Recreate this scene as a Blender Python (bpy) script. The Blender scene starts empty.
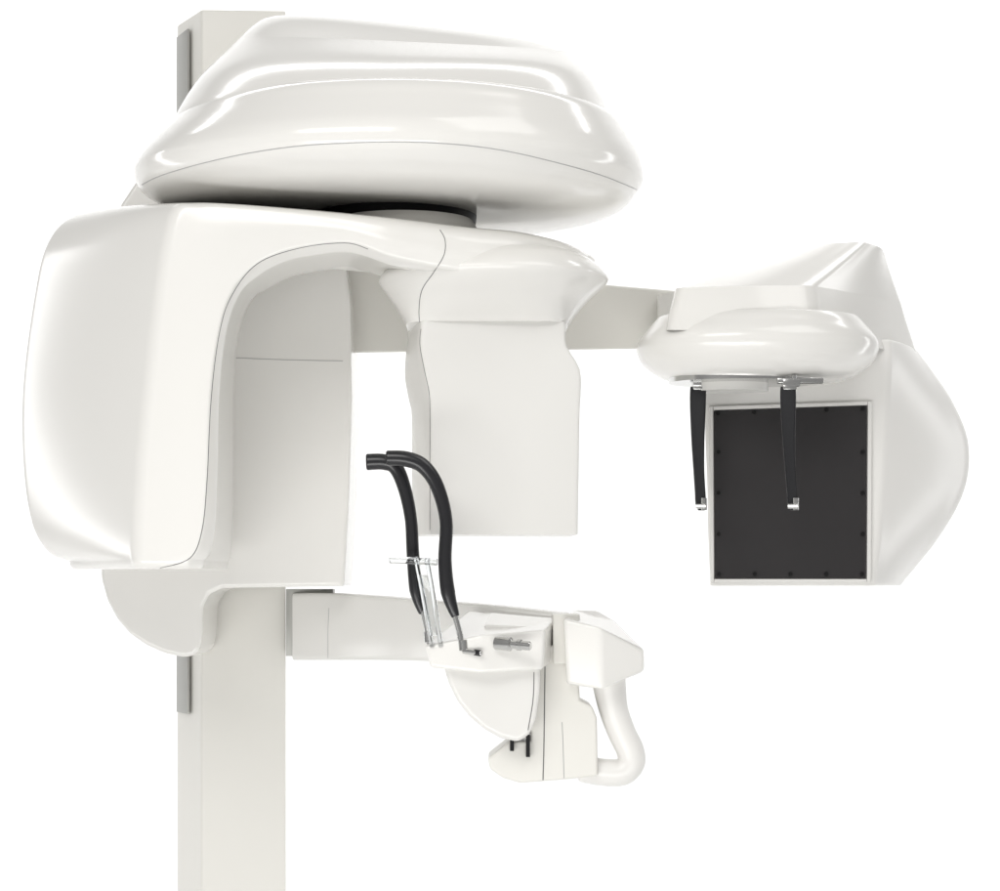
import bpy, bmesh, math
from mathutils import Vector, Matrix
from mathutils.bvhtree import BVHTree

D = 4.5; U = 0.002; EYE = 1.30
CAM = Vector((0, -D, EYE))
def at(px, py, y=0.0):
    """image pixel -> metres on its camera ray, for a point standing at depth y"""
    s = (D + y) / D
    return Vector(((px-500)*U*s, y, EYE + (580-py)*U*s))

# ---------------------------------------------------------------- materials
def mat(name, col, rough=0.3, metal=0.0, coat=0.0, spec=0.5, trans=0.0, bump=0.0, bscale=300):
    m = bpy.data.materials.new(name); m.use_nodes = True
    nt = m.node_tree; b = nt.nodes['Principled BSDF']
    b.inputs['Base Color'].default_value = (*col, 1)
    b.inputs['Roughness'].default_value = rough
    b.inputs['Metallic'].default_value = metal
    b.inputs['Coat Weight'].default_value = coat
    b.inputs['Coat Roughness'].default_value = 0.08
    b.inputs['Specular IOR Level'].default_value = spec
    b.inputs['Transmission Weight'].default_value = trans
    tc = nt.nodes.new('ShaderNodeTexCoord')
    if bump > 0:
        n = nt.nodes.new('ShaderNodeTexNoise'); n.inputs['Scale'].default_value = bscale
        nt.links.new(tc.outputs['Object'], n.inputs['Vector'])
        bp = nt.nodes.new('ShaderNodeBump'); bp.inputs['Strength'].default_value = bump
        bp.inputs['Distance'].default_value = 0.001
        nt.links.new(n.outputs['Fac'], bp.inputs['Height'])
        nt.links.new(bp.outputs['Normal'], b.inputs['Normal'])
    return m
WHITE = mat('glossy_white_plastic', (0.80, 0.79, 0.762), 0.14, spec=.5)
SHELL = mat('smooth_white_shell', (0.79, 0.78, 0.752), 0.18, spec=.5)
SOFT = mat('soft_white_shell', (0.79, 0.78, 0.755), 0.30, spec=.45)
SATIN = mat('satin_white_plastic', (0.74, 0.732, 0.707), 0.24, spec=.48, bump=0.02, bscale=600)
IVORY = mat('ivory_painted_metal', (0.745, 0.733, 0.690), 0.38, spec=.38, bump=0.04, bscale=500)
GREY = mat('grey_rail_and_slot', (0.36, 0.36, 0.34), 0.4, metal=0.3)
SEAM = mat('dark_seam', (0.16, 0.16, 0.16), 0.7)
SEAML = mat('light_seam', (0.42, 0.42, 0.42), 0.6)
SCREW = mat('screw_head', (0.006, 0.006, 0.006), 0.5, spec=.2)
BLACK = mat('black_rubber', (0.014, 0.014, 0.016), 0.26, bump=0.05)
GLOSSB = mat('black_gap', (0.008, 0.008, 0.009), 0.5, spec=.2)
PLATE = mat('dark_sensor_plate', (0.031, 0.029, 0.030), 0.55, spec=.2, bump=0.05)
CHROME = mat('polished_steel', (0.62, 0.62, 0.61), 0.20, metal=1.0)
CLEAR = mat('clear_acrylic', (0.90, 0.92, 0.93), 0.02, trans=1.0)

# ---------------------------------------------------------------- geometry
class Geo:
    def __init__(s): s.bm = bmesh.new(); s.mats = []
    def mi(s, m):
        if m not in s.mats: s.mats.append(m)
        return s.mats.index(m)

def catmull(p0, p1, p2, p3, t):
    return 0.5*((2*p1) + (p2-p0)*t + (2*p0-5*p1+4*p2-p3)*t*t + (3*p1-p0-3*p2+p3)*t**3)

def fillet_ring(cs, rad, n=6, m=5, bulge=None):
    """rounded closed polygon; rad per corner, bulge per edge (edge i: corner i -> i+1)"""
    N = len(cs); out = []
    cen = sum(cs, Vector())/N
    if not hasattr(rad, '__len__'): rad = [rad]*N
    if bulge is None: bulge = [0]*N
    ends = []
    for i in range(N):
        P = cs[i]; a = cs[i-1]-P; b = cs[(i+1) % N]-P
        ta = min(rad[i], 0.46*a.length); tb = min(rad[i], 0.46*b.length)
        ends.append((P + a.normalized()*ta, P, P + b.normalized()*tb))
    for i in range(N):
        A, P, B = ends[i]
        for k in range(n+1):
            t = k/n
            out.append((1-t)**2*A + 2*t*(1-t)*P + t*t*B)
        A2 = ends[(i+1) % N][0]
        for k in range(1, m):
            t = k/m; q = B.lerp(A2, t)
            if bulge[i]:
                mid = (B+A2)/2; e = (A2-B).normalized()
                o = (mid-cen); o -= e*o.dot(e)
                if o.length > 1e-6: q = q + o.normalized()*bulge[i]*4*t*(1-t)
            out.append(q)
    return out

def loft(g, rings, m, sub=4, cap=0.0, capends=(True, True)):
    K = len(rings); n = len(rings[0]); R = []
    for i in range(K-1):
        r0 = rings[max(i-1, 0)]; r1 = rings[i]; r2 = rings[i+1]; r3 = rings[min(i+2, K-1)]
        for s in range(sub):
            t = s/sub
            R.append([catmull(r0[j], r1[j], r2[j], r3[j], t) for j in range(n)])
    R.append(list(rings[-1]))
    def capr(ring, prev):
        c = sum(ring, Vector())/n; cp = sum(prev, Vector())/n
        d = (c-cp).normalized(); res = []
        for k in range(1, 6):
            a = k/5*math.pi/2
            res.append([p + (c-p).normalized()*min(cap*(1-math.cos(a)), (c-p).length*0.8) + d*cap*math.sin(a) for p in ring])
        return res
    if cap > 0:
        if capends[0]: R = list(reversed(capr(R[0], R[1]))) + R
        if capends[1]: R = R + capr(R[-1], R[-2])
    bm = g.bm; mi = g.mi(m)
    V = [[bm.verts.new(p) for p in ring] for ring in R]
    for a, b in zip(V, V[1:]):
        for j in range(n):
            k = (j+1) % n
            f = bm.faces.new((a[j], a[k], b[k], b[j])); f.material_index = mi; f.smooth = True
    for ring, e in ((V[0], capends[0]), (V[-1], capends[1])):
        if not e: continue
        # inner ring so the cap keeps a clean rim
        c = sum((v.co for v in ring), Vector())/n
        prev = ring
        for fac in (0.85, 0.5):
            nr = [bm.verts.new(c.lerp(v.co, fac)) for v in ring]
            for j in range(n):
                k = (j+1) % n
                f = bm.faces.new((prev[j], prev[k], nr[k], nr[j])); f.material_index = mi; f.smooth = True
            prev = nr
        cv = bm.verts.new(c)
        for j in range(n):
            f = bm.faces.new((prev[j], prev[(j+1) % n], cv)); f.material_index = mi; f.smooth = True

def ering(cx, cy, rx, ry, z, e=2.0, tilt=0.0, n=96, tilty=0.0):
    out = []
    for k in range(n):
        a = 2*math.pi*k/n; c, s = math.cos(a), math.sin(a)
        x = rx*math.copysign(abs(c)**(2/e), c); y = ry*math.copysign(abs(s)**(2/e), s)
        out.append(Vector((cx+x, cy+y, z - tilt*x + tilty*y)))
    return out

def bevel_add(g, tmp, m, bev, seg=4):
    if bev > 0:
        bmesh.ops.bevel(tmp, geom=list(tmp.edges), offset=bev, segments=seg, profile=0.6, affect='EDGES', clamp_overlap=True)
    mi = g.mi(m)
    vm = {v: g.bm.verts.new(v.co) for v in tmp.verts}
    for f in tmp.faces:
        try:
            nf = g.bm.faces.new([vm[v] for v in f.verts]); nf.material_index = mi; nf.smooth = True
        except ValueError: pass
    tmp.free()

def prism(g, outline, yf, yb, m, bev=0.008, seg=4, dyb=None):
    """outline in image pixels, placed at the front face, extruded straight back"""
    tmp = bmesh.new()
    F = [tmp.verts.new(at(px, py, yf)) for px, py in outline]
    B = [tmp.verts.new(Vector((v.co.x, yb, v.co.z))) for v in F]
    n = len(F)
    tmp.faces.new(F); tmp.faces.new(list(reversed(B)))
    for j in range(n):
        k = (j+1) % n
        tmp.faces.new((F[k], F[j], B[j], B[k]))
    bmesh.ops.recalc_face_normals(tmp, faces=list(tmp.faces))
    bevel_add(g, tmp, m, bev, seg)

def hexa(g, top, bot, m, bev=0.006, seg=4):
    tmp = bmesh.new()
    T = [tmp.verts.new(p) for p in top]; B = [tmp.verts.new(p) for p in bot]; n = len(T)
    tmp.faces.new(T); tmp.faces.new(list(reversed(B)))
    for j in range(n):
        k = (j+1) % n; tmp.faces.new((T[k], T[j], B[j], B[k]))
    bmesh.ops.recalc_face_normals(tmp, faces=list(tmp.faces))
    bevel_add(g, tmp, m, bev, seg)

def box(g, c, s, m, bev=0.002, rot=None):
    tmp = bmesh.new(); bmesh.ops.create_cube(tmp, size=1)
    for v in tmp.verts:
        v.co = Vector((v.co.x*s[0], v.co.y*s[1], v.co.z*s[2]))
        if rot is not None: v.co = rot @ v.co
        v.co += c
    bevel_add(g, tmp, m, bev, 2)

def tube(g, pts, rad, m, seg=14, sub=6, flat=1.0, caps=True, upref=None):
    if not hasattr(rad, '__len__'): rad = [rad]*len(pts)
    P = []; R = []
    K = len(pts)
    for i in range(K-1):
        a = pts[max(i-1, 0)]; b = pts[i]; c = pts[i+1]; d = pts[min(i+2, K-1)]
        for s in range(sub):
            t = s/sub; P.append(catmull(a, b, c, d, t)); R.append(rad[i]*(1-t)+rad[i+1]*t)
    P.append(pts[-1]); R.append(rad[-1])
    rings = []; up = upref or Vector((0, 1, 0))
    for i, p in enumerate(P):
        t = (P[min(i+1, len(P)-1)] - P[max(i-1, 0)]).normalized()
        u = up - t*up.dot(t)
        if u.length < 1e-4: u = t.orthogonal()
        u.normalize(); v = t.cross(u)
        rings.append([p + (u*math.cos(2*math.pi*k/seg)*flat + v*math.sin(2*math.pi*k/seg))*R[i] for k in range(seg)])
    loft(g, rings, m, sub=1, cap=min(rad)*0.5 if caps else 0)

def cyl(g, a, b, r, m, seg=32, cap=0.001):
    tube(g, [a, b], r, m, seg=seg, sub=1, caps=False, upref=Vector((0.3, 1, 0.1)))

def seam(g, line, m, r=0.0011, sub=8, lift=0.0):
    """thin groove line lying on the surface already built in g"""
    g.bm.faces.ensure_lookup_table(); g.bm.normal_update()
    tree = BVHTree.FromBMesh(g.bm)
    pts2 = []; K = len(line)
    L = [Vector((a, b)) for a, b in line]
    for i in range(K-1):
        a = L[max(i-1, 0)]; b = L[i]; c = L[i+1]; d = L[min(i+2, K-1)]
        for s in range(sub): pts2.append(catmull(a, b, c, d, s/sub))
    pts2.append(L[-1]); out = []
    for q in pts2:
        d = (at(q.x, q.y, 0)-CAM).normalized()
        h = tree.ray_cast(CAM, d)
        if h[0] is not None: out.append(h[0] - d*lift)
    if len(out) > 2: tube(g, out, r, m, seg=6, sub=1, caps=False)

# ---------------------------------------------------------------- hierarchy
WL = {}
def finish(g, name, parent=None, label=None, sharp=35, wn=False):
    bmesh.ops.recalc_face_normals(g.bm, faces=list(g.bm.faces))
    me = bpy.data.meshes.new(name)
    xs = [v.co for v in g.bm.verts]
    c = Vector([(min(v[i] for v in xs)+max(v[i] for v in xs))/2 for i in range(3)])
    for v in g.bm.verts: v.co -= c
    g.bm.to_mesh(me); g.bm.free()
    for m in g.mats: me.materials.append(m)
    me.set_sharp_from_angle(angle=math.radians(sharp))
    ob = bpy.data.objects.new(name, me)
    bpy.context.scene.collection.objects.link(ob)
    WL[ob] = c; ob.location = c
    if parent is not None:
        ob.parent = parent; ob.location = c - WL[parent]
    if label: ob['label'] = label
    if wn:
        w = ob.modifiers.new('wn', 'WEIGHTED_NORMAL'); w.keep_sharp = True; w.weight = 80
    return ob

machine = bpy.data.objects.new('dental_xray_machine', None)
machine.location = (-0.58, 0.55, 0); WL[machine] = Vector(machine.location)
bpy.context.scene.collection.objects.link(machine)
machine['label'] = 'glossy white panoramic dental x-ray machine with side arm on column'
machine['category'] = 'dental x-ray machine'

# ================================================================ COLUMN
g = Geo()
def P3(px, y, z): v = at(px, 0, y); return Vector((v.x, y, z))
zt = at(0, 14, .5).z
foot = [P3(201, .46, 0), P3(286, .47, 0), P3(278, .66, 0), P3(177, .60, 0)]
hexa(g, [Vector((p.x, p.y, zt)) for p in foot], foot, IVORY, 0.006, 3)
column = finish(g, 'support_column', machine, wn=True)
for (a, b) in ((28, 108), (648, 714)):
    g = Geo()
    z1 = at(0, a, .5).z; z0 = at(0, b, .5).z
    p0 = P3(179, .590, 0); p1 = P3(190, .51, 0)
    d = (p1-p0).normalized(); nrm = Vector((-abs(d.y), -abs(d.x), 0)).normalized()
    q = [p0, p1, p1+nrm*.006, p0+nrm*.006]
    hexa(g, [Vector((p.x, p.y, z1)) for p in q], [Vector((p.x, p.y, z0)) for p in q], GREY, 0.001, 2)
    finish(g, 'guide_rail', column)

# ================================================================ CARRIAGE
g = Geo()
prism(g, [(345, 262), (350, 300), (352, 400), (349, 500), (344, 586), (222, 588), (209, 594), (203, 606), (202, 636), (199, 650), (192, 656), (182, 657),
          (164, 653), (146, 645), (130, 634), (117, 619), (107, 600), (101, 578), (101, 400), (108, 280), (120, 205), (150, 160), (190, 110), (340, 110)],
      .20, .455, WHITE, 0.014, 6)
seam(g, [(236, 358), (290, 360), (343, 361)], SEAML, 0.0009)
finish(g, 'lift_carriage', machine, wn=True)

# ================================================================ OVERHEAD HOUSING
g = Geo()
cx = -.22
H1 = [ering(cx+dx, 0, r, ry*.92, z, n=144, tilt=tl) for z, r, ry, dx, tl in
         [(2.029, .17, .17, .02, .01), (2.028, .24, .24, .02, .012), (2.030, .34, .34, .015, .014), (2.038, .42, .42, .01, .012), (2.053, .467, .465, .005, .008), (2.071, .491, .490, 0, 0), (2.087, .5025, .5025, 0, 0), (2.098, .5060, .5060, 0, 0),
          (2.110, .506, .506, 0, 0), (2.130, .499, .499, .003, 0), (2.156, .483, .481, .008, 0), (2.183, .462, .462, .014, 0), (2.205, .443, .446, .018, 0), (2.218, .42, .42, .018, 0), (2.222, .36, .36, .018, 0)]]
loft(g, H1, WHITE, sub=4)
def hr(l, r, zl, zr, yf, yb, e, sy):
    xl, xr = at(l, 0, .05).x, at(r, 0, .05).x; rx = (xr-xl)/2
    return ering((xl+xr)/2, (yf+yb)/2, rx, (yb-yf)/2, (zl+zr)/2, e, tilt=(zl-zr)/(2*rx), n=144, tilty=sy)
W = [hr(177, 618, 2.180, 2.180, -.415, .41, 2.05, .0),
     hr(183, 611, 2.222, 2.220, -.394, .40, 2.1, .03),
     hr(205, 594, 2.305, 2.300, -.312, .37, 2.3, .10),
     hr(240, 575, 2.403, 2.372, -.160, .33, 2.6, .20)]
loft(g, W, WHITE, sub=8, capends=(False, False))
T = [W[-1], hr(252, 562, 2.432, 2.388, -.085, .30, 2.6, .15), hr(266, 549, 2.450, 2.396, -.02, .27, 2.6, .10), hr(300, 520, 2.456, 2.410, .06, .22, 2.6, .04)]
loft(g, T, WHITE, sub=5, cap=.003, capends=(False, True))
seam(g, [(142, 185), (160, 176), (200, 164), (250, 153), (300, 146), (350, 143), (400, 142), (450, 144), (500, 150), (550, 161), (600, 175), (640, 191)], SEAML, 0.0010, lift=0)
head = finish(g, 'overhead_housing', machine, sharp=60)

# ================================================================ ROTATING ARM
g = Geo()
YF = -.33; YB = .10
A = [ # OB, OF, IF, IB
 [(66, 560, .02), (134, 560, YF), (188, 560, YF), (230, 560, YB)],
 [(45, 550, .02), (135, 550, YF), (197, 550, YF), (233, 550, YB)],
 [(28, 520, .02), (136, 520, YF), (204, 520, YF), (234, 520, YB)],
 [(19, 460, .02), (140, 460, YF), (207, 460, YF), (235, 460, YB)],
 [(18, 390, .02), (147, 390, YF), (210, 390, YF), (235, 390, YB)],
 [(29, 300, .02), (157, 300, YF), (219, 328, YF), (239, 336, YB)],
 [(42, 245, .02), (165, 246, YF), (232, 290, YF), (252, 301, YB)],
 [(68, 217, .02), (176, 208, YF), (253, 266, YF), (272, 288, YB)],
 [(120, 207, .05), (197, 203, YF), (277, 253, YF), (292, 278, YB)],
 [(210, 206, YB), (235, 204, YF), (304, 246, YF), (314, 273, YB)],
 [(320, 214, YB), (320, 211, YF), (350, 242, YF), (352, 270, YB)],
 [(395, 224, YB), (395, 218, YF), (398, 258, YF), (396, 280, YB)],
 [(465, 234, YB), (465, 226, YF+.02), (466, 272, YF+.02), (465, 284, YB)],
 [(515, 237, YB-.01), (515, 231, YF+.055), (515, 276, YF+.055), (515, 286, YB-.01)],
 [(553, 244, YB-.04), (553, 239, YF+.10), (553, 277, YF+.10), (553, 285, YB-.04)],
 [(576, 251, YB-.08), (576, 248, YF+.145), (576, 277, YF+.145), (576, 283, YB-.08)],
 [(588, 257, YB-.11), (588, 255, YF+.18), (588, 277, YF+.18), (588, 280, YB-.11)],
]
rads = [[.03, .022, .006, .008, .03]]*10 + [[.03, .022, .006, .008, .03], [.03, .03, .008, .01, .03], [.03, .045, .012, .012, .03], [.03, .05, .012, .02, .03], [.03, .05, .012, .02, .03], [.03, .04, .012, .02, .03], [.02, .03, .012, .015, .02]]
bb = [.004, .003, 0, 0, 0]
def arm_ring(s, i):
    ob, of, fi, ib = s
    f = .38 if i < 12 else .3
    im = (fi[0]+(ib[0]-fi[0])*f, fi[1]+(ib[1]-fi[1])*f, fi[2]+.035)
    r = fillet_ring([at(*c) for c in (ob, of, fi, im, ib)], rads[i], n=8, m=6, bulge=bb)
    if i < 4:   # level sections in the leg
        z = at(0, of[1], YF).z
        for p in r: p.z = z
    return r
loft(g, [arm_ring(s, i) for i, s in enumerate(A)], SHELL, sub=8, cap=.016, capends=(True, True))
# rim and funnel running down to the detector
E = []
for z, l, r, yf, yb, e in [(1.945, 424, 565, -.245, .05, 2.0), (1.925, 405, 589, -.285, .085, 2.0), (1.908, 391, 601, -.306, .10, 2.0), (1.893, 382, 607, -.319, .108, 2.0),
                        (1.884, 379, 608, -.322, .11, 2.0), (1.874, 381, 604, -.315, .107, 2.05),
                        (1.858, 387, 594, -.293, .102, 2.2), (1.840, 394, 584, -.262, .094, 2.4), (1.822, 400, 576, -.234, .083, 2.8), (1.806, 405, 570, -.208, .07, 3.7), (1.796, 407, 567, -.196, .06, 4.5)]:
    ym = (yf+yb)/2; L = at(l, 0, ym).x; Rr = at(r, 0, ym).x
    E.append(ering((L+Rr)/2, ym, (Rr-L)/2, (yb-yf)/2, z, e, n=120))
loft(g, E, SHELL, sub=5)
seam(g, [(160, 568), (190, 558), (202, 530), (207, 480), (211, 400), (219, 335), (231, 297), (257, 264), (300, 248), (345, 243), (368, 249)], SEAM, 0.0009)
seam(g, [(440, 230), (445, 240), (444, 255), (434, 272), (422, 290), (419, 310), (420, 326)], SEAM, 0.0008)
arm = finish(g, 'rotating_arm', machine, sharp=50)

# detector panel
g = Geo()
S = []
for py, l, lf, r, rb in [(322, 407, 421, 566, 560), (330, 407, 421, 566, 560), (345, 405, 420, 567, 560), (368, 404, 424, 580, 572), (392, 408, 428, 581, 573), (410, 411, 430, 580, 572), (470, 411, 430, 579, 571), (533, 412, 430, 578, 570)]:
    S.append(fillet_ring([at(l, py, .02), at(lf, py, -.19), at(r, py, -.17), at(rb, py, .05)], [.012, .010, .008, .01], n=4, m=4, bulge=[.0, .0, 0, 0]))
for s in S:   # keep each ring level
    z = s[len(s)//3].z
    for p in s: p.z = z
loft(g, S, SATIN, sub=3, cap=.003)
seam(g, [(421, 329), (420, 345), (424, 368), (429, 392), (430, 412), (430, 470), (430, 530)], SEAM, 0.0008)
finish(g, 'detector_housing', arm, sharp=40)
# turning collar
g = Geo()
loft(g, [ering(-.19, -.06, r, r, z, n=64) for z, r in [(1.93, .185), (1.965, .168), (1.985, .150), (1.998, .142), (2.008, .135)]], WHITE, sub=3)
finish(g, 'turning_collar', arm, sharp=50)
g = Geo()
loft(g, [ering(-.205, -.0, r, r, z, n=64) for z, r in [(2.002, .140), (2.008, .155), (2.022, .158), (2.034, .158)]], GLOSSB, sub=2)  # solid black ring; the shade of the gap is put into its colour
finish(g, 'dark_gap_ring', arm, sharp=50)

# ================================================================ CEPH BEAM
g = Geo()
hexa(g, [at(345, 262, .30), at(700, 293, .36), at(700, 293, .46), at(345, 262, .42)],
        [at(345, 353, .30), at(700, 348, .36), at(700, 348, .46), at(345, 353, .42)], IVORY, .006, 3)
finish(g, 'cephalometric_beam', machine, wn=True)

# ================================================================ CEPH UNIT
g = Geo()
S = []
for py, lf, rf, rb in [(342, 704, 892, 921), (362, 704, 891, 936), (395, 704, 889, 957), (437, 705, 886, 972), (485, 707, 883, 968), (534, 708, 880, 943), (583, 710, 876, 905)]:
    z = at(0, py, .12).z
    ring = [at(lf, py, .12), at(rf, py, .12), at(rb, py, .34), at(rb-10, py, .40), at(lf+16, py, .40)]
    ring = fillet_ring(ring, [.006, .012, .05, .03, .02], n=10, m=10, bulge=[0, .006, 0, 0, 0])
    for p in ring: p.z = z
    S.append(ring)
loft(g, S, SOFT, sub=8, cap=.006)
ceph = finish(g, 'cephalometric_unit', machine, sharp=45)

g = Geo()
c0 = at(757, 0, .05).x
B1 = [ering(c0, .05, rx, ry, z, 2.25, n=120) for z, rx, ry in
   [(1.700, .12, .10), (1.700, .150, .125), (1.706, .182, .153), (1.720, .210, .179), (1.738, .231, .197), (1.755, .240, .206), (1.768, .243, .209), (1.780, .2405, .2075), (1.793, .232, .200), (1.806, .221, .189), (1.818, .211, .180), (1.828, .202, .170)]]
S = [
 [(662, 330, -.112), (816, 330, -.126), (925, 363, .31), (688, 330, .14)],
 [(664, 316, -.102), (814, 315, -.114), (919, 342, .31), (689, 317, .14)],
 [(668, 302, -.094), (812, 300, -.103), (913, 323, .30), (690, 304, .14)],
 [(672, 288, -.085), (810, 285, -.092), (908, 305, .29), (691, 290, .14)],
]
L = [S[-1],
 [(709, 276, -.005), (828, 271, -.03), (902, 289, .28), (725, 279, .18)],
 [(746, 263, .08), (846, 256, .035), (896, 273, .27), (760, 266, .22)],
 [(784, 250, .17), (864, 241, .10), (890, 257, .26), (796, 254, .26)],
]
def ring4(s): return fillet_ring([at(*c) for c in s], [.05, .04, .05, .05], n=8, m=8, bulge=[.012, .008, 0, 0])
loft(g, B1, SHELL, sub=4)
loft(g, [ring4(s) for s in S], SHELL, sub=5, capends=(False, False))
loft(g, [ring4(s) for s in L], SHELL, sub=5, cap=.004, capends=(False, True))
finish(g, 'upper_cover', ceph, sharp=60)

g = Geo()
loft(g, [ering(at(698, 0, .3).x, .32, .085, .06, z, 2.2) for z in (1.82, 1.890, 1.905, 1.910)], SHELL, sub=2)
finish(g, 'beam_mount', ceph)

g = Geo()
prism(g, [(714, 411), (867, 406), (866, 578), (715, 578)], .112, .121, PLATE, .0015, 2)
for t in range(5):
    for (x, y) in ((718+t*36.2, 413.5-t*1.2), (719+t*35.8, 574)):
        c = at(x, y, .108); cyl(g, c, c+Vector((0, .006, 0)), .0042, SCREW, seg=12)
for t in (1, 2, 3):
    for x in (718.5, 863):
        c = at(x, 411+t*41, .108); cyl(g, c, c+Vector((0, .006, 0)), .0042, SCREW, seg=12)
finish(g, 'sensor_plate', ceph, wn=True)
g = Geo()
prism(g, [(709.5, 406.5), (713, 406.5), (714, 582), (711, 582)], .109, .122, SATIN, .0015, 2)
prism(g, [(868, 401.5), (872, 401.5), (871, 582), (867, 582)], .109, .122, SATIN, .0015, 2)
prism(g, [(714.2, 579), (866.8, 579), (866.8, 582), (714.2, 582)], .109, .122, SATIN, .0012, 2)
prism(g, [(713.2, 406.5), (867.8, 401.5), (867.8, 405), (713.2, 410)], .109, .122, SATIN, .0012, 2)
finish(g, 'sensor_frame', ceph, wn=True)

g = Geo()
loft(g, [ering(at(745, 0, 0).x, .03, .150, .115, z, 2.2) for z in (1.706, 1.698, 1.696)], CHROME, sub=1)
loft(g, [ering(at(735, 0, 0).x, .03, .07, .05, z, 2.0) for z in (1.698, 1.683, 1.680)], SATIN, sub=1)
box(g, at(800, 381, -.09), (.09, .02, .010), CHROME)
finish(g, 'rotation_plate', ceph, sharp=30)

for px, w, yy, tl in ((698, 8.2, .02, 0), (788, 8.0, -.10, 2.0)):
    g = Geo()
    Y = yy
    S = []
    for py, a, b in [(388, -w*.95, w*.95), (394, -w, w), (410, -w*.98, w*.94), (440, -w*.82, w*.80), (470, -w*.58, w*.78), (492, -w*.40, w*.92), (504, -w*.32, w*1.0), (509, -w*.05, w*.85)]:
        o = tl*(py-388)/120
        S.append(fillet_ring([at(px+a+o, py, Y), at(px+b+o, py, Y-.008), at(px+b+o, py, Y+.016), at(px+a+o, py, Y+.022)], .004, n=3, m=2))
    loft(g, S, BLACK, sub=3, cap=.003)
    rod = finish(g, 'ear_rod_arm', ceph, sharp=40)
    g = Geo()
    box(g, at(px+3, 383, Y+.008), (.034, .03, .014), CHROME, .003)
    box(g, at(px+1, 388, Y+.008), (.026, .036, .009), CHROME, .002)
    cyl(g, at(px+6, 375, Y+.005), at(px+6, 392, Y+.005), .005, CHROME)
    finish(g, 'clamp', rod, sharp=30)
    g = Geo()
    cyl(g, at(px-2+tl, 506, Y-.014), at(px+8+tl, 506, Y-.018), .005, CHROME)
    cyl(g, at(px+6+tl, 498, Y-.012), at(px+6+tl, 510, Y-.012), .0055, CHROME)
    finish(g, 'ear_plug', rod, sharp=30)

# ================================================================ PATIENT SUPPORT
F = -.13      # the chin unit stands this much nearer than the column arm
g = Geo()
S = []
for px, t, b, y in [(293, 593, 660, .40), (330, 593, 660, .33), (380, 596, 660, .20), (425, 600, 661, .06), (480, 604, 662, -.06), (555, 612, 660, -.10)]:
    S.append(fillet_ring([at(px, t, y), at(px, b, y), at(px+14, b, y+.1), at(px+14, t, y+.1)], .010, n=3, m=3))
loft(g, S, SATIN, sub=3, cap=.003)
seam(g, [(329, 608), (328, 630), (328, 658)], SEAML, .0008)
support = finish(g, 'patient_support', machine, sharp=40)
g = Geo()
prism(g, [(286, 589), (333, 589), (333, 594), (293, 594), (293, 656), (286, 656)], .41, .47, GREY, .001, 2)  # grey strip: shade of the slot between column and arm, put into colour
finish(g, 'dark_slot_strip', support)
# chin platform
g = Geo()
hexa(g, [at(423, 646, F-.20), at(480, 634, F-.22), at(545, 630, F-.20), at(560, 618, F), at(468, 610, F+.05)],
        [at(430, 668, F-.20), at(480, 674, F-.22), at(543, 670, F-.20), at(558, 658, F), at(462, 655, F+.05)], WHITE, .009, 5)
hexa(g, [at(484, 625, F-.13), at(547, 628, F-.12), at(556, 618, F-.02), at(490, 612, F-.02)],
        [at(484, 640, F-.13), at(547, 640, F-.12), at(556, 640, F-.02), at(490, 640, F-.02)], WHITE, .006, 4)
finish(g, 'chin_platform', support, wn=True)
g = Geo()
prism(g, [(443, 655), (541, 655), (540, 690), (536, 720), (529, 735), (518, 742), (500, 738), (484, 729), (470, 717), (458, 702), (449, 684), (444, 668)], F-.18, F-.02, SATIN, .010, 5)
seam(g, [(534, 672), (533, 700), (528, 730)], SEAM, .0010)
finish(g, 'lift_cover', support, wn=True)
g = Geo()
prism(g, [(533, 645), (577, 645), (580, 700), (592, 706), (597, 718), (598, 776), (560, 780), (520, 783), (503, 778), (490, 769), (488, 758), (508, 742), (530, 741)], F-.11, F+.03, IVORY, .006, 4)
seam(g, [(545, 665), (544, 740), (543, 780)], SEAM, .0012)
seam(g, [(562, 722), (563, 745), (564, 778)], SEAML, .0009)
prism(g, [(510, 737), (514, 737), (514, 751), (510, 751)], F-.125, F-.105, GLOSSB, .001)
prism(g, [(526, 735), (530, 735), (530, 757), (526, 757)], F-.125, F-.105, GLOSSB, .001)
prism(g, [(553, 614), (580, 614), (580, 664), (553, 664)], F-.12, F+.02, IVORY, .004)
finish(g, 'support_bracket', support, wn=True)
g = Geo()
# angular shoulder: sloping top facet and upright face
hexa(g, [at(563, 618, F-.15), at(600, 626, F-.17), at(645, 650, F-.12), at(617, 622, F+.04), at(598, 609, F+.08), at(570, 610, F+.08)],
        [at(566, 684, F-.14), at(602, 691, F-.16), at(645, 671, F-.12), at(625, 672, F+.04), at(605, 680, F+.06), at(575, 680, F+.06)], WHITE, .010, 5)
finish(g, 'side_shoulder', support, wn=True)
g = Geo()
H = F-.07
tube(g, [at(608, 672, H), at(610, 690, H), at(614, 711, H), at(622, 733, H), at(630, 750, H), at(631, 763, H), at(621, 772, H), at(602, 772, H), at(585, 769, H)],
     [.034, .031, .0275, .0265, .0265, .0265, .0265, .0260, .0260], SOFT, seg=28)
finish(g, 'grab_handle', support, sharp=60)
g = Geo()
def lathe(a, b, prof, m):
    d = b-a; pts = [a + d*t for t, r in prof]; tube(g, pts, [r for t, r in prof], m, seg=28, sub=1, caps=False)
lathe(at(496, 643, F-.225), at(531, 646, F-.255), [(0, .0125), (.02, .013), (.42, .013), (.44, .011), (.46, .0080), (.60, .0080), (.62, .0105), (.72, .0105), (.74, .0085), (.96, .0085), (1, .006)], CHROME)
finish(g, 'clamp_knob', support, sharp=30)

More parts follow.
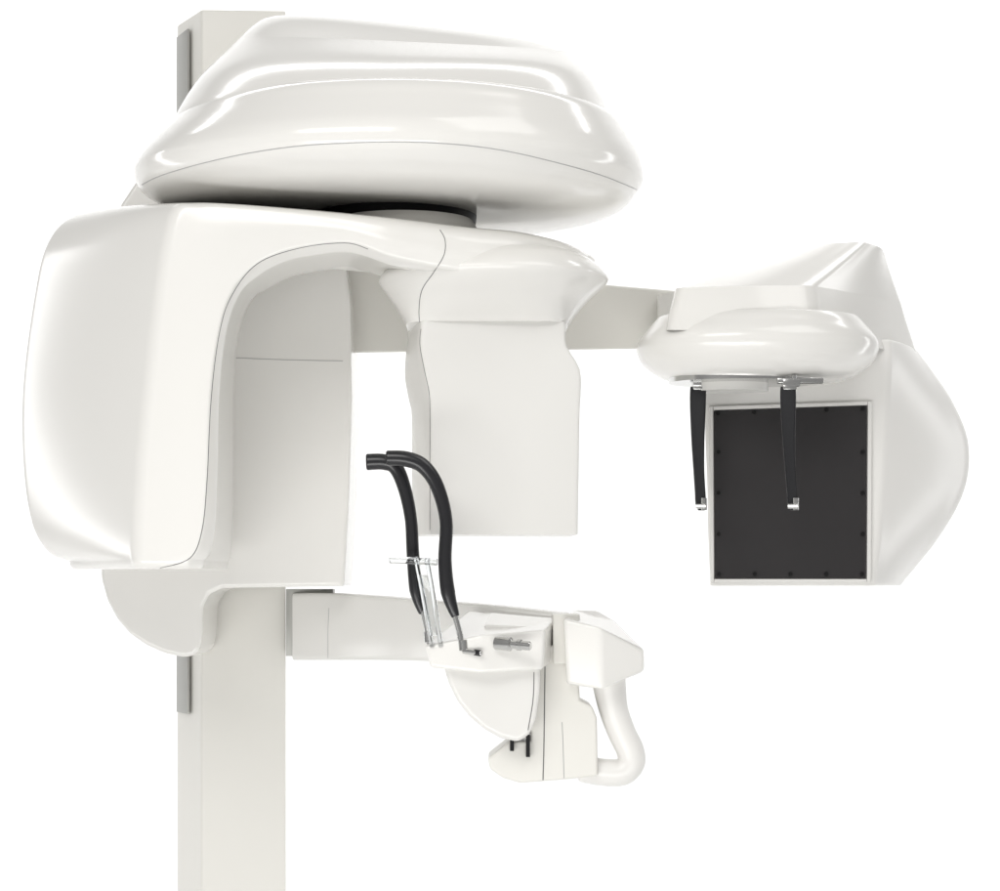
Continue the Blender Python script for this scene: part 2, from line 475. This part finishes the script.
# temple supports
for pts, rad, foot_pts, yo in (
   ([(368, 462), (384, 462), (396, 468), (405, 490), (411, 520), (413, 555), (416, 590), (422, 612)], [.0155, .015, .0140, .0125, .0115, .0120, .0125, .007], [(420, 602), (426, 624), (429, 640), (431, 652)], -.29),
   ([(388, 458), (406, 459), (423, 466), (437, 486), (446, 520), (445, 560), (448, 592), (455, 615)], [.0140, .0145, .0140, .0130, .0120, .0125, .0135, .008], [(452, 604), (459, 630), (464, 648), (480, 653)], -.34)):
    g = Geo()
    tube(g, [at(a, b, yo) for a, b in pts], rad, BLACK, seg=20, flat=.8)
    ts = finish(g, 'temple_support', support, sharp=60)
    g = Geo()
    tube(g, [at(a, b, yo) for a, b in foot_pts], .0058, CHROME, seg=14)
    cyl(g, at(foot_pts[2][0]-1, foot_pts[2][1]-8, yo), at(foot_pts[2][0], foot_pts[2][1]+2, yo), .0095, CHROME)
    finish(g, 'steel_stem', ts, sharp=60)
g = Geo()
tube(g, [at(464, 651, -.345), at(481, 653, -.36)], .005, CHROME, seg=14)
tube(g, [at(475, 652.2, -.353), at(480, 653, -.359)], .006, BLACK, seg=14)
finish(g, 'hinge_pin', support, sharp=60)
g = Geo()
tube(g, [at(416, 558, -.335), at(424, 600, -.335), at(432, 646, -.335)], .0045, CLEAR, seg=16)
tube(g, [at(427, 560, -.335), at(434, 600, -.335), at(441, 646, -.335)], .0045, CLEAR, seg=16)
prism(g, [(419, 575), (428, 575), (438, 636), (430, 636)], -.337, -.333, CLEAR, .001, 2)
tube(g, [at(391, 560, -.335), at(400, 560, -.335), at(436, 562, -.335)], .0065, CLEAR, seg=18)
finish(g, 'clear_chin_rest', support, sharp=30)

# ================================================================ BACKDROP
g = Geo()
prof = [(-7.0, 0), (-3, 0), (1.8, 0)]
for k in range(1, 13):
    a = k/12*math.pi/2; prof.append((1.8+1.5*math.sin(a), 1.5-1.5*math.cos(a)))
prof += [(3.3, 4), (3.3, 5.2)]
bm = g.bm; mi = g.mi(mat('white_studio_paper', (0.9, 0.9, 0.9), .8, spec=.1, bump=.02, bscale=80))
Lv = [bm.verts.new((-5, y, z)) for y, z in prof]; Rv = [bm.verts.new((5, y, z)) for y, z in prof]
for i in range(len(prof)-1):
    f = bm.faces.new((Lv[i], Rv[i], Rv[i+1], Lv[i+1])); f.smooth = True
bd = finish(g, 'studio_backdrop', None, sharp=80)
bd['kind'] = 'structure'; bd['label'] = 'seamless white paper studio backdrop and floor'; bd['category'] = 'backdrop'

# ================================================================ LIGHT
w = bpy.data.worlds.new('World'); bpy.context.scene.world = w; w.use_nodes = True
w.node_tree.nodes['Background'].inputs[0].default_value = (1, .993, .98, 1)
w.node_tree.nodes['Background'].inputs[1].default_value = .32
def area(loc, tgt, sx, sy, p, col=(1, 1, 1)):
    l = bpy.data.lights.new('area_lamp', 'AREA'); l.shape = 'RECTANGLE'; l.size = sx; l.size_y = sy; l.energy = p; l.color = col
    o = bpy.data.objects.new('area_lamp', l); o.location = loc
    o.rotation_euler = (Vector(tgt)-Vector(loc)).to_track_quat('-Z', 'Y').to_euler()
    bpy.context.scene.collection.objects.link(o); return o
area((0, 1.3, 4.6), (0, 3.3, 1.6), 6, .6, 104)  # this and both side lamps are added, unseen, to whiten the backdrop
area((-3.6, 1.2, 1.6), (-.6, 3.3, 1.4), .6, 3, 35)
area((3.6, 1.2, 1.6), (.6, 3.3, 1.4), .6, 3, 35)
area((-1.2, -3.4, 3.5), (-.2, 0, 1.7), 2.4, 1.4, 60, (1, .985, .965))
area((1.6, -1.5, 4.2), (0, 0, 1.6), 1.8, 1.8, 28, (1, .99, .97))
area((-.5, -2.5, .12), (-.3, 0, 2.1), 2.8, .9, 54, (1, .995, .98))  # added low lamp, out of view, to brighten the undersides

sc = bpy.context.scene
sc.view_settings.view_transform = 'Standard'; sc.view_settings.look = 'None'; sc.view_settings.exposure = 0
cam = bpy.data.cameras.new('camera'); co = bpy.data.objects.new('camera', cam)
sc.collection.objects.link(co); co.location = CAM; co.rotation_euler = (math.radians(90), 0, 0)
cam.sensor_width = 36; cam.lens = 36*D/(1000*U); cam.shift_y = (580-445.5)/1000; cam.clip_end = 100
sc.camera = co
